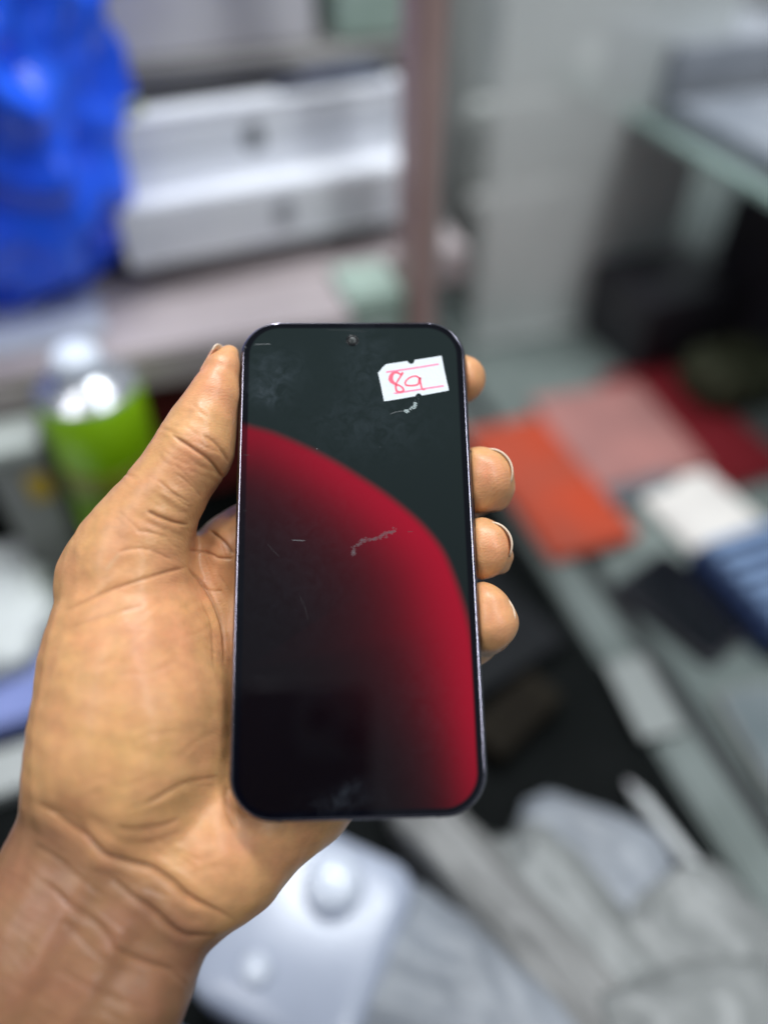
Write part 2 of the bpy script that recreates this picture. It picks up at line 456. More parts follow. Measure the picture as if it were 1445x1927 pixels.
# heel of the hand and its little-finger side
chain([(318, 1660, -25, 112), (415, 1592, -29, 122), (545, 1470, -38, 120), (700, 1320, -28, 76)], 10)
chain([(330, 1560, -25, 120), (430, 1450, -32, 100)], 10)
# ball of the thumb
chain([(242, 1120, -15, 120), (250, 1220, -16, 148), (256, 1310, -17, 166), (250, 1395, -18, 172), (234, 1455, -20, 158)], 7)
chain([(234, 1455, -20, 154), (250, 1580, -26, 120)], 10)
# web between thumb and palm
chain([(270, 1100, -20, 88), (360, 1085, -29, 58), (440, 1045, -29, 56)], 8)
# thumb
chain([(431, 668, -1.5, 19), (420, 694, -1.5, 32), (404, 745, -1.5, 46), (384, 795, -2.0, 57), (366, 846, -2.5, 67)], 3)
chain([(366, 846, -2.5, 66), (334, 893, -4, 66), (303, 942, -5.5, 72), (270, 1000, -8, 86), (246, 1055, -11, 105), (216, 1088, -15, 92), (242, 1120, -15, 118)], 5)
# fingers, passing behind the phone
chain([(458, 1035, -24, 72), (560, 950, -24, 64), (650, 872, -24, 58)], 6)
chain([(650, 872, -24, 58), (790, 752, -25, 48), (850, 722, -22, 44), (868, 712, -10, 44)], 1.5)
chain([(565, 1105, -22, 74), (760, 985, -26, 58)], 5)
chain([(760, 985, -26, 57), (898, 924, -25, 42), (908, 914, -16, 48), (913, 905, -9.0, 50), (913, 894, -8.2, 50)], 1.5)
chain([(655, 1190, -22, 72), (790, 1092, -26, 55)], 5)
chain([(790, 1092, -26, 54), (892, 1046, -25, 38), (908, 1040, -16, 43), (916, 1037, -8.5, 45), (917, 1026, -7.8, 46)], 1.5)
chain([(700, 1320, -22, 70), (735, 1285, -21, 64), (835, 1238, -25, 49)], 5)
chain([(835, 1238, -25, 48), (896, 1204, -23, 42), (916, 1185, -14, 46), (923, 1172, -8.5, 51), (917, 1147, -7.5, 43)], 1.5)
# pads of flesh at the finger tips
chain([(894, 872, -8, 28), (896, 930, -10, 34)], 4)
chain([(901, 1002, -8, 22), (902, 1062, -10, 24)], 4)
chain([(905, 1124, -8, 22), (908, 1195, -10, 30)], 4)
chain([(938, 938, -12, 20), (944, 922, -10, 18)], 3)
chain([(944, 1062, -12, 17), (950, 1048, -10, 15)], 3)
# where the skin meets the phone it lies flat against it
a, b = grid_box(np.array([-45.0, -85, -16]), np.array([45.0, 85, 8]))
X, Y, Z = grid_of(a, b)
qx = np.abs(X) - (PHW + .12 - 3.2); qy = np.abs(Y) - (PHH + .12 - 3.2)
hx_, hy_ = PHR - 3.2, PHR - 3.2
ox = np.maximum(np.abs(X) - (PHW + .1 - PHR), 0); oy = np.maximum(np.abs(Y) - (PHH + .1 - PHR), 0)
d2 = np.sqrt(ox * ox + oy * oy) - PHR + np.minimum(np.maximum(np.abs(X) - (PHW + .1 - PHR), np.abs(Y) - (PHH + .1 - PHR)), 0)
dz = np.abs(Z + PHT / 2) - (PHT / 2 + .1)
rr_ = 1.8
w1, w2 = d2 + rr_, dz + rr_
pd = np.sqrt(np.maximum(w1, 0) ** 2 + np.maximum(w2, 0) ** 2) + np.minimum(np.maximum(w1, w2), 0) - rr_
sl = tuple(slice(a[i], b[i]) for i in range(3))
g = field[sl]; kk = 1.2
hh_ = np.maximum(kk - np.abs(g + pd), 0) / kk
field[sl] = np.maximum(g, -pd) + hh_ * hh_ * kk * .25

def surface_nets(f):
    s = f < 0
    c = np.zeros(np.array(f.shape) - 1, np.int8)
    corners = [(i, j, k) for i in (0, 1) for j in (0, 1) for k in (0, 1)]
    n0 = np.array(f.shape) - 1
    for i, j, k in corners: c += s[i:i + n0[0], j:j + n0[1], k:k + n0[2]]
    act = np.argwhere((c > 0) & (c < 8))
    index = np.full(n0, -1, np.int64); index[tuple(act.T)] = np.arange(len(act))
    acc = np.zeros((len(act), 3)); cnt = np.zeros(len(act))
    for a_ in corners:
        for d_ in range(3):
            if a_[d_]: continue
            b_ = list(a_); b_[d_] = 1
            fa = f[tuple((act + a_).T)]; fb = f[tuple((act + b_).T)]
            k = (fa < 0) != (fb < 0)
            t = fa[k] / (fa[k] - fb[k])
            p = np.tile(np.array(a_, float), (k.sum(), 1)); p[:, d_] = t
            acc[k] += p; cnt[k] += 1
    V = act + acc / cnt[:, None]
    Q = []
    for d_ in range(3):
        u, v_ = (d_ + 1) % 3, (d_ + 2) % 3
        lo_s = [slice(None)] * 3; hi_s = [slice(None)] * 3
        lo_s[d_] = slice(0, -1); hi_s[d_] = slice(1, None)
        e = np.argwhere(s[tuple(lo_s)] != s[tuple(hi_s)])
        e = e[(e[:, u] > 0) & (e[:, v_] > 0) & (e[:, u] < n0[u]) & (e[:, v_] < n0[v_])]
        flip = s[tuple(e.T)]
        cs = []
        for du, dv in ((-1, -1), (0, -1), (0, 0), (-1, 0)):
            q_ = e.copy(); q_[:, u] += du; q_[:, v_] += dv
            cs.append(index[tuple(q_.T)])
        qd = np.stack(cs, 1)
        qd[~flip] = qd[~flip][:, ::-1]
        Q.append(qd)
    return V * VOX + GO, np.concatenate(Q)
def trilin(P):
    g = (P - GO) / VOX; i = np.clip(np.floor(g).astype(int), 0, GN - 2); t = g - i
    r = 0
    for a_ in (0, 1):
        for b_ in (0, 1):
            for c_ in (0, 1):
                w = (t[:, 0] if a_ else 1 - t[:, 0]) * (t[:, 1] if b_ else 1 - t[:, 1]) * (t[:, 2] if c_ else 1 - t[:, 2])
                r = r + w * field[i[:, 0] + a_, i[:, 1] + b_, i[:, 2] + c_]
    return r
def grad(P, e=.8):
    g = np.stack([trilin(P + np.eye(3)[i] * e) - trilin(P - np.eye(3)[i] * e) for i in range(3)], 1)
    return g / (np.linalg.norm(g, axis=1, keepdims=True) + 1e-9)
HV, HQ = surface_nets(field)
# split every quad in four for finer folds, then settle the points onto the surface
def subdivide(V, Q):
    E_ = np.sort(np.concatenate([Q[:, [i, (i + 1) % 4]] for i in range(4)]), 1)
    U, inv = np.unique(E_[:, 0] * (len(V) + 1) + E_[:, 1], return_inverse=True)
    mid = (V[U // (len(V) + 1)] + V[U % (len(V) + 1)]) / 2
    cen = V[Q].mean(1)
    nV, nE, nQ = len(V), len(U), len(Q)
    em = inv.reshape(4, nQ).T + nV
    ce = np.arange(nQ) + nV + nE
    out = [np.stack([Q[:, i], em[:, i], ce, em[:, (i + 3) % 4]], 1) for i in range(4)]
    return np.concatenate([V, mid, cen]), np.concatenate(out)
def relax(V, Q, n, lam=.5):
    e = np.concatenate([Q[:, [i, (i + 1) % 4]] for i in range(4)])
    deg = np.bincount(e[:, 0], minlength=len(V)) + 1e-9
    for _ in range(n):
        av = np.stack([np.bincount(e[:, 0], V[e[:, 1], k], len(V)) for k in range(3)], 1) / deg[:, None]
        V = V + lam * (av - V)
    return V
HV = relax(HV, HQ, 3)
HV = HV - grad(HV) * trilin(HV)[:, None]
# keep the fine mesh to what the lens can see; the far side stays coarse only in effect
HV, HQ = subdivide(HV, HQ)
HV = relax(HV, HQ, 2)
HV = HV - grad(HV) * trilin(HV)[:, None] * .8
HN = grad(HV, 1.0)
PX = to_px(HV)
CAMP = -PR.T @ PT
view = CAMP - HV; view /= np.linalg.norm(view, axis=1, keepdims=True)
facing = (HN * view).sum(1)

# folds and lines of the skin: (line in the photo, depth mm, half-width px, swelling beside it)
folds = [
    ([(320, 816), (345, 832), (362, 843), (392, 864), (414, 889), (420, 900)], .95, 5.5, .35),
    ([(378, 818), (398, 830), (412, 843), (424, 858), (430, 872)], .50, 5, .25),
    ([(296, 902), (319, 922), (340, 937), (358, 946)], .28, 5, .12),
    ([(330, 890), (350, 905), (368, 922), (380, 938)], .22, 5, .10),
    ([(276, 961), (292, 969), (309, 976), (330, 983), (354, 988)], .85, 5.5, .35),
    ([(250, 1000), (290, 1003), (320, 1012)], .16, 5, .05),
    ([(222, 1040), (240, 1034), (270, 1033), (300, 1043), (325, 1056)], .30, 6, .12),
    ([(120, 1152), (166, 1130), (213, 1109), (266, 1092), (316, 1076), (355, 1067)], .45, 7, .15),
    ([(133, 1182), (173, 1166), (233, 1150), (270, 1140)], .25, 9, .12),
    ([(352, 1068), (369, 1086), (386, 1108), (400, 1133), (412, 1163), (420, 1200), (425, 1250)], .8, 7, .0),
    ([(378, 1128), (392, 1160), (400, 1200), (404, 1260)], .25, 7, .1),
    ([(392, 997), (408, 1008), (420, 1018), (432, 1032), (440, 1044)], .95, 5, .25),
    ([(355, 1036), (380, 1038), (400, 1044), (412, 1050), (440, 1052)], .55, 5, .2),
    ([(376, 1100), (396, 1112), (420, 1112)], .25, 5, .1),
    ([(410, 1080), (425, 1100), (438, 1122)], .2, 5, .1),
    ([(219, 1552), (245, 1557), (274, 1555), (310, 1548), (338, 1538)], .45, 8, .2),
    ([(270, 1512), (300, 1498), (347, 1475), (380, 1468), (412, 1462)], .40, 8, .15),
    ([(66, 1512), (100, 1535), (137, 1560), (192, 1600), (222, 1614), (256, 1625), (280, 1631), (301, 1642), (325, 1659), (347, 1680), (370, 1695), (393, 1707), (440, 1732)], 1.25, 10, .55),
    ([(205, 1648), (247, 1684), (270, 1698), (283, 1707), (308, 1730), (329, 1748), (345, 1757), (365, 1761), (410, 1760)], 1.0, 9, .45),
    ([(78, 1655), (110, 1683), (137, 1706), (183, 1738), (205, 1763), (219, 1784), (245, 1800), (274, 1812), (300, 1820), (335, 1827)], .65, 9, .25),
    ([(60, 1590), (100, 1612), (150, 1650), (200, 1690)], .25, 9, .12),
    ([(120, 1730), (160, 1775), (200, 1815)], .22, 9, .1),
    ([(100, 1820), (150, 1850), (210, 1880), (280, 1900)], .2, 9, .1),
    ([(430, 1480), (425, 1500), (430, 1530), (445, 1560)], .4, 12, .1),
]
rs_ = random.Random(8)
def fine_lines(n, box, ang, length, dep, wpx):
    for _ in range(n):
        x, y = rs_.uniform(*box[0]), rs_.uniform(*box[1]); a_ = math.radians(ang + rs_.gauss(0, 9)); l_ = length * rs_.uniform(.5, 1.3)
        k_ = rs_.uniform(-.12, .12) * l_
        dx, dy = math.cos(a_), math.sin(a_)
        folds.append(([(x - dx * l_ / 2, y - dy * l_ / 2), (x + dy * k_ * .7, y - dx * k_ * .7), (x + dx * l_ / 2, y + dy * l_ / 2)], dep * rs_.uniform(.3, .85), wpx * rs_.uniform(.8, 1.3), .1))
fine_lines(30, ((10, 340), (1590, 1920)), 30, 110, .09, 5)
fine_lines(16, ((290, 410), (770, 900)), 33, 60, .10, 4)
fine_lines(18, ((220, 350), (890, 1050)), 28, 70, .10, 4)
fine_lines(12, ((110, 380), (1090, 1420)), -25, 90, .05, 5)
fine_lines(12, ((170, 420), (1450, 1640)), -10, 80, .07, 6)
fine_lines(12, ((360, 435), (1000, 1240)), 60, 50, .12, 4)
disp_d = np.zeros(len(HV)); crease = np.zeros(len(HV))
front = facing > -.15
for L_, dep, wpx, sw in folds:
    L_ = smooth_line(L_, 5)
    lo_b, hi_b = L_.min(0) - 60, L_.max(0) + 60
    k = np.where(front & (PX > lo_b).all(1) & (PX < hi_b).all(1))[0]
    if not len(k): continue
    dd, _, pp = line_dist(PX[k], L_)
    tt = pp / (len(L_) - 1)
    fade = np.clip(np.minimum(tt, 1 - tt) * 7, .05, 1)
    wob = 1
    pr_ = np.exp(-(dd / (wpx * .45)) ** 2)
    disp_d[k] += fade * (-dep * .8 * pr_ + sw * .55 * np.exp(-((dd - wpx * 1.9) / (wpx * 1.2)) ** 2))
    crease[k] = np.maximum(crease[k], fade * min(1, dep) * np.exp(-(dd / (wpx * .55)) ** 2))
# soft lumps of muscle and tendon
def lumps(amp, sc, seed):
    out = np.zeros(len(HV)); rs = np.random.RandomState(seed)
    for _ in range(5):
        w = rs.normal(size=3); w /= np.linalg.norm(w)
        out += np.sin(HV @ w * 2 * math.pi / (sc * rs.uniform(.7, 1.5)) + rs.uniform(0, 6.28))
    return amp * out / 2.2
pdist = np.hypot(np.maximum(np.abs(HV[:, 0]) - PHW, 0), np.maximum(np.abs(HV[:, 1]) - PHH, 0))
pdist = np.hypot(pdist, np.maximum(np.abs(HV[:, 2] + PHT / 2) - PHT / 2, 0))
awayf = np.clip(pdist / 3.0, 0, 1)
disp_d += awayf * (lumps(.28, 22, 1) + lumps(.10, 8, 2))
def dome(px, py, rx, ry, ang, amp):
    a_ = math.radians(ang); d_ = PX - (px, py)
    x_ = d_[:, 0] * math.cos(a_) + d_[:, 1] * math.sin(a_); y_ = -d_[:, 0] * math.sin(a_) + d_[:, 1] * math.cos(a_)
    return amp * np.exp(-((x_ / rx) ** 2 + (y_ / ry) ** 2)) * (facing > -.1)
disp_d += awayf * (dome(130, 1720, 34, 250, 28, 1.6) + dome(205, 1800, 24, 190, 28, 1.0) + dome(290, 1545, 60, 40, -25, 1.0) - dome(130, 1545, 70, 30, 30, 1.6)
                   - dome(90, 1840, 22, 150, 30, .8))
HV = HV + HN * np.clip(disp_d, -1.6, 3.0)[:, None]

# skin colour: tan palm, browner wrist and back of the hand, pinker tips; shade painted into edge and folds
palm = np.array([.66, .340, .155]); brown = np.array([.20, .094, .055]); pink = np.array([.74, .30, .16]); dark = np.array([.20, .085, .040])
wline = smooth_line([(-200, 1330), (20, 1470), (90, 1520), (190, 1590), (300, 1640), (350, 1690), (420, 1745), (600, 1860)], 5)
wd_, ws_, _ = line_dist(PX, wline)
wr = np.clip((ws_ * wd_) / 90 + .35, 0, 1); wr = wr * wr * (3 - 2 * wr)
dors = np.clip((.42 - facing) / .55, 0, 1) ** 1.2          # browner back of the hand, also painting the shaded edge
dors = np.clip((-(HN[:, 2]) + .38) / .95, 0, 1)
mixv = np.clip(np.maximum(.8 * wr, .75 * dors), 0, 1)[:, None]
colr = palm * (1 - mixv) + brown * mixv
def tint(px, py, r, c, amt):
    global colr
    k = (amt * np.exp(-(((PX - (px, py)) / r) ** 2).sum(1)) * (facing > -.2))[:, None]
    colr = colr * (1 - k) + c * k
for px, py, r in ((915, 900, 42), (925, 1030, 36), (925, 1150, 36), (410, 720, 50), (880, 715, 30)): tint(px, py, r, pink, .6)
tint(300, 1150, 120, pink, .35); tint(440, 1590, 70, pink, .35); tint(370, 870, 50, pink, .3); tint(240, 1400, 90, np.array([.72, .42, .16]), .4)
tint(400, 1010, 40, np.array([.36, .15, .08]), .55)
colr = colr * (1 - .5 * crease[:, None]) + dark * (.5 * crease[:, None])  # shade of the folds painted into the skin colour
cur = np.clip(lumps(.5, 9, 5) + lumps(.3, 3.4, 6), -1, 1)[:, None]
colr = colr * (1 + .03 * cur * np.array([.6, 1.0, 1.3]))
sc_d, _, _ = line_dist(PX, np.array([(203., 1070), (212, 1057), (222, 1044)]))
k = (.55 * np.exp(-(sc_d / 4) ** 2))[:, None]; colr = colr * (1 - k) + np.array([.66, .42, .24]) * k

m_skin = mat('skin', (.5, .26, .12), .37, 0, Coat_Weight=.12, Coat_Roughness=.28, Subsurface_Weight=.22, Subsurface_Scale=.0035, IOR=1.42)
bsdf(m_skin).inputs['Subsurface Radius'].default_value = (1.0, .38, .18)
bsdf(m_skin).inputs['Specular IOR Level'].default_value = .42
at = N(m_skin, 'ShaderNodeAttribute', attribute_name='tone')
tc = N(m_skin, 'ShaderNodeTexCoord')
n1 = N(m_skin, 'ShaderNodeTexNoise'); n1.inputs['Scale'].default_value = 260; n1.inputs['Detail'].default_value = 6
LK(m_skin, tc.outputs['Object'], n1.inputs['Vector'])
hs = N(m_skin, 'ShaderNodeHueSaturation')
mr = N(m_skin, 'ShaderNodeMapRange'); mr.inputs['From Min'].default_value = .3; mr.inputs['From Max'].default_value = .7; mr.inputs['To Min'].default_value = .91; mr.inputs['To Max'].default_value = 1.08
LK(m_skin, n1.outputs['Fac'], mr.inputs['Value']); LK(m_skin, mr.outputs['Result'], hs.inputs['Value'])
n0 = N(m_skin, 'ShaderNodeTexNoise'); n0.inputs['Scale'].default_value = 95; n0.inputs['Detail'].default_value = 5
LK(m_skin, tc.outputs['Object'], n0.inputs['Vector'])
mh = N(m_skin, 'ShaderNodeMapRange'); mh.inputs['From Min'].default_value = .35; mh.inputs['From Max'].default_value = .65; mh.inputs['To Min'].default_value = .495; mh.inputs['To Max'].default_value = .506
LK(m_skin, n0.outputs['Fac'], mh.inputs['Value']); LK(m_skin, mh.outputs['Result'], hs.inputs['Hue'])
LK(m_skin, at.outputs['Color'], hs.inputs['Color']); LK(m_skin, hs.outputs['Color'], bsdf(m_skin).inputs['Base Color'])
# ridges of the finger skin, cross-hatched grain of the wrist
wv = N(m_skin, 'ShaderNodeTexWave'); wv.inputs['Scale'].default_value = 420; wv.inputs['Distortion'].default_value = 5; wv.inputs['Detail'].default_value = 2
wv.inputs['Detail Scale'].default_value = .22
mp = N(m_skin, 'ShaderNodeMapping'); mp.inputs['Rotation'].default_value = (.2, .5, .95)
LK(m_skin, tc.outputs['Object'], mp.inputs['Vector']); LK(m_skin, mp.outputs['Vector'], wv.inputs['Vector'])
vo = N(m_skin, 'ShaderNodeTexVoronoi', feature='DISTANCE_TO_EDGE'); vo.inputs['Scale'].default_value = 620
mp2 = N(m_skin, 'ShaderNodeMapping'); mp2.inputs['Rotation'].default_value = (0, 0, .6); mp2.inputs['Scale'].default_value = (.45, 1.5, 1)
LK(m_skin, tc.outputs['Object'], mp2.inputs['Vector']); LK(m_skin, mp2.outputs['Vector'], vo.inputs['Vector'])
n3 = N(m_skin, 'ShaderNodeTexNoise'); n3.inputs['Scale'].default_value = 1400; n3.inputs['Detail'].default_value = 4
LK(m_skin, tc.outputs['Object'], n3.inputs['Vector'])
a1 = N(m_skin, 'ShaderNodeMath', operation='MULTIPLY_ADD'); a1.inputs[1].default_value = .40
LK(m_skin, wv.outputs['Fac'], a1.inputs[0]); LK(m_skin, n3.outputs['Fac'], a1.inputs[2])
vm = N(m_skin, 'ShaderNodeMapRange'); vm.inputs['From Max'].default_value = .25
LK(m_skin, vo.outputs['Distance'], vm.inputs['Value'])
a2 = N(m_skin, 'ShaderNodeMath', operation='MULTIPLY_ADD'); a2.inputs[1].default_value = .55
LK(m_skin, vm.outputs['Result'], a2.inputs[0]); LK(m_skin, a1.outputs[0], a2.inputs[2])
bp = N(m_skin, 'ShaderNodeBump'); bp.inputs['Strength'].default_value = .30; bp.inputs['Distance'].default_value = .00016
LK(m_skin, a2.outputs[0], bp.inputs['Height']); LK(m_skin, bp.outputs['Normal'], bsdf(m_skin).inputs['Normal'])

me = bpy.data.meshes.new('person')
me.vertices.add(len(HV)); me.vertices.foreach_set('co', (HV * MM).astype(np.float32).ravel())
me.loops.add(HQ.size); me.loops.foreach_set('vertex_index', HQ.astype(np.int32).ravel())
me.polygons.add(len(HQ)); me.polygons.foreach_set('loop_start', np.arange(0, HQ.size, 4, dtype=np.int32))
me.update(calc_edges=True); me.validate()
me.polygons.foreach_set('use_smooth', [True] * len(me.polygons))
ca = me.color_attributes.new('tone', 'FLOAT_COLOR', 'POINT')
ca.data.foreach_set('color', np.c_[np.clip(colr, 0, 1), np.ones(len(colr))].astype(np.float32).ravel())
me.materials.append(m_skin)
person = link(bpy.data.objects.new('person', me)); person.matrix_world = PH_M
tag(person, 'bare left hand and wrist of a person gripping the phone between thumb and fingertips', 'person')

# nails: thin curved plates bedded in the finger tips
m_nail = mat('fingernail', (.60, .33, .22), .25, 0, Subsurface_Weight=.2, Subsurface_Scale=.001)
m_rim = mat('pale nail rim', (.68, .53, .39), .35)
def nail(cx, cy, cz, axis, normal, width, length, rad, tipx=.22):
    """plate centred at a photo position, axis towards the free edge, normal out of the finger (phone frame)"""
    c = loc(cx, cy, cz); u = np.array(axis, float); u /= np.linalg.norm(u)
    nn = np.array(normal, float); nn -= (nn @ u) * u; nn /= np.linalg.norm(nn); w = np.cross(u, nn)
    nu, nw = 12, 14; vv = []
    for lay in (0, 1):
        for i in range(nu + 1):
            t = i / nu
            for j in range(nw + 1):
                s_ = j / nw * 2 - 1
                half = width / 2 * (1 - .10 * (1 - t)) 
                ang = s_ * half / rad
                L0 = -length / 2 + .9 * length * .08 * s_ * s_
                L1 = length / 2 - .14 * length * s_ ** 4 - .05 * length * s_ * s_
                y_ = L0 + (L1 - L0) * t
                r_ = rad - (.6 if lay else 0)
                vv.append(c + u * y_ + w * (r_ * math.sin(ang)) + nn * (r_ * math.cos(ang) - rad - .35 * (y_ / length) ** 2))
    def id_(l, i, j): return l * (nu + 1) * (nw + 1) + i * (nw + 1) + j
    ff = []
    for i in range(nu):
        for j in range(nw):
            ff.append((id_(0, i, j), id_(0, i, j + 1), id_(0, i + 1, j + 1), id_(0, i + 1, j)))
            ff.append((id_(1, i, j), id_(1, i + 1, j), id_(1, i + 1, j + 1), id_(1, i, j + 1)))
    for i in range(nu):
        ff.append((id_(0, i, 0), id_(0, i + 1, 0), id_(1, i + 1, 0), id_(1, i, 0)))
        ff.append((id_(0, i, nw), id_(1, i, nw), id_(1, i + 1, nw), id_(0, i + 1, nw)))
    for j in range(nw):
        ff.append((id_(0, 0, j), id_(1, 0, j), id_(1, 0, j + 1), id_(0, 0, j + 1)))
        ff.append((id_(0, nu, j), id_(0, nu, j + 1), id_(1, nu, j + 1), id_(1, nu, j)))
    o = from_py('fingernail', np.array(vv) * MM, ff, m_nail, person)
    o.data.materials.append(m_rim)
    for p_ in o.data.polygons:
        vs = [v_ % ((nu + 1) * (nw + 1)) // (nw + 1) for v_ in p_.vertices]
        if min(vs) >= nu - 2: p_.material_index = 1
    return o
nail(953.5, 873, -7.8, (-.10, .08, 1), (.84, .54, .1), 17, 12, 8.4)
nail(955, 1009.5, -7.2, (-.10, .08, 1), (.87, .49, .1), 15, 11, 7.7)
nail(967.5, 1150, -8.4, (-.2, .10, 1), (.92, .30, .25), 11.5, 10, 7.4)
nail(404, 685, -3.0, (.47, .88, .02), (-.70, .40, -.58), 11, 12.5, 7.5)
# ------------------------------------------------------------------ the shop counter behind, in the room's own axes
YAW = math.radians(18)
ROOM = Matrix.Translation((0, 0, CAMZ)) @ Matrix.Rotation(YAW, 4, 'Z')
def room(a, b, z, yaw=0.0, rx=0.0, ry=0.0):
    return ROOM @ Matrix.Translation((a, b, z)) @ Matrix.Rotation(math.radians(yaw), 4, 'Z') @ Matrix.Rotation(math.radians(rx), 4, 'X') @ Matrix.Rotation(math.radians(ry), 4, 'Y')
def block(bm, x0, x1, y0, y1, z0, z1, bev=.002, seg=2):
    r = bmesh.ops.create_cube(bm, size=1)
    vs = r['verts']
    bmesh.ops.scale(bm, vec=(x1 - x0, y1 - y0, z1 - z0), verts=vs)
    bmesh.ops.translate(bm, vec=((x0 + x1) / 2, (y0 + y1) / 2, (z0 + z1) / 2), verts=vs)
    if bev:
        es = list({e for v_ in vs for e in v_.link_edges})
        bmesh.ops.bevel(bm, geom=es, offset=bev, segments=seg, affect='EDGES')
def boxpart(name, parent, m, dims, bev=.002, seg=2):
    bm = bmesh.new(); block(bm, *dims, bev, seg)
    return from_bm(name, bm, m, parent, False)
def structure(name, m, dims, mtx, bev=.003):
    o = boxpart(name, None, m, dims, bev)
    o.matrix_world = mtx; o['kind'] = 'structure'
    return o
def sheet_obj(name, m, dims, mtx, label, cat, bev=.0015, group=None):
    o = boxpart(name, None, m, dims, bev); o.matrix_world = mtx
    return tag(o, label, cat, group)

m_floor = mottle(mat('dark floor', (.03, .03, .03), .6), 4, (.022, .022, .022), (.045, .043, .04))
for mm_ in (m_floor,): bsdf(mm_).inputs['Specular IOR Level'].default_value = .1
structure('floor', m_floor, (-3, 3, -2.5, 3, -.02, 0), Matrix.Rotation(YAW, 4, 'Z'), 0)
m_wall = mottle(mat('grey painted wall', (.5, .52, .53), .7), 3, (.46, .48, .49), (.54, .56, .57), bump=.1)
structure('wall', m_wall, (-2.2, 2.6, 1.30, 1.36, -1.25, 1.6), room(0, 0, 0), 0)
m_dark = mottle(mat('dark counter laminate', (.004, .005, .005), .6), 14, (.003, .004, .004), (.007, .008, .008))
bsdf(m_dark).inputs['Specular IOR Level'].default_value = .03
counter = structure('counter_top', m_dark, (-1.0, .262, -.35, 1.28, -.535, -.5), room(0, 0, 0))

# left: the wooden shelf unit
m_pinkwhite = mottle(mat('pinkish white laminate', (.42, .36, .365), .4), 9, (.37, .32, .325), (.47, .41, .41))
m_brown = mottle(mat('brown pink post', (.42, .28, .255), .5), 12, (.38, .25, .225), (.48, .33, .30))
m_back = mottle(mat('shelf back board', (.20, .19, .18), .6), 8, (.15, .145, .14), (.25, .24, .23))
unit = empty('shelf_unit', room(0, 0, 0), 'pinkish white shelf unit with a brown corner post behind the phone', 'shelf')
boxpart('shelf_board', unit, m_pinkwhite, (-.75, .142, .515, .5995, -.345, -.312), .003)
boxpart('shelf_board', unit, m_pinkwhite, (-.75, .278, .60, .86, -.345, -.312), .003)
boxpart('shelf_board', unit, m_back, (-.75, .278, .72, .86, -.190, -.1755), .002)
boxpart('back_panel', unit, m_back, (-.75, .30, .865, .885, -.5, .35), .002)
boxpart('corner_post', unit, m_brown, (.1925, .2135, .520, .560, -.498, .40), .004)
boxpart('edge_trim', unit, mottle(mat('aluminium trim', (.40, .42, .40), .4, .3), 30, (.34, .36, .35), (.46, .47, .46)), (.2145, .224, .535, .560, -.498, .40), .002)

# white boxes
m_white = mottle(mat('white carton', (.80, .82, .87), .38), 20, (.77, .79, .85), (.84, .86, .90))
m_shade = mottle(mat('shade-toned white carton', (.66, .645, .67), .45), 20, (.62, .60, .63), (.70, .69, .71))  # white carton with shelf shade put into its colour; also small trims
m_logo = mat('grey print', (.16, .17, .19), .4)
def fruit_mark(parent, cx, y, cz, r, m):
    """flat fruit emblem with a bite and a leaf, on the face that looks to -y"""
    pts = []
    for i in range(40):
        a = 2 * math.pi * i / 40
        rr = r * (1 + .05 * math.cos(3 * a + .4)) * (1 - .16 * math.exp(-((a - math.pi / 2) / .28) ** 2) - .10 * math.exp(-((a - 1.5 * math.pi) / .25) ** 2))
        da = min(abs(a), 2 * math.pi - abs(a))
        rr *= 1 - .34 * max(0, 1 - (da / .55) ** 2)
        pts.append((cx + .92 * rr * math.cos(a), cz + rr * math.sin(a)))
    lf = [(cx + r * (.05 + .30 * t + .10 * math.sin(math.pi * t)), cz + r * (1.0 + .42 * t)) for t in (0, .25, .5, .75, 1)]
    lf += [(cx + r * (.05 + .30 * t - .12 * math.sin(math.pi * t)), cz + r * (1.0 + .42 * t)) for t in (.75, .5, .25)]
    v, f = [], []
    for poly in (pts, lf):
        n_, b0 = len(poly), len(v)
        v += [(x, y - .0006, z) for x, z in poly] + [(x, y + .0002, z) for x, z in poly]
        f.append(tuple(b0 + i for i in range(n_)))
        f += [(b0 + i, b0 + n_ + i, b0 + n_ + (i + 1) % n_, b0 + (i + 1) % n_) for i in range(n_)]
    return from_py('emblem', v, f, m, parent, False)
def carton(a, b, z, yaw, w, d, h, m, label, lx, logo=True, lid=.62, mlogo=None):
    t = empty('white_carton', room(a, b, z, yaw), label, 'box', 'white device boxes piled on the shelf')
    boxpart('base', t, m, (.0008, w - .0008, .0008, d - .0008, 0, h * (1 - lid)), .001)
    boxpart('lid', t, m, (0, w, 0, d, h * (1 - lid) + .0006, h), .0025, 3)
    if logo: fruit_mark(t, lx, -.0002, h * .5, .0105, mlogo or m_logo)
    return t
carton(-.004, .640, -.3105, 5.5, .244, .14, .020, mottle(mat('shadow-darkened tray carton', (.035, .02, .017), .5), 30, (.025, .014, .012), (.06, .035, .03)), 'flat brown box under the lower white box, darkened as its shadow gap', .1, False)  # brown tray taken near black to paint the shadow gap
carton(-.021, .604, -.290, 5.5, .262, .19, .050, m_white, 'lower white box with grey fruit emblem on its front', .134, mlogo=mat('pale grey print', (.30, .31, .34), .4))
carton(-.052, .628, -.2395, 7, .287, .19, .054, m_white, 'white box resting on the lower white box, darker fruit emblem', .152)
carton(-.02, .740, -.1745, 6, .205, .10, .13, m_shade, 'white box on the upper shelf, its shade put into a greyer colour', .135)
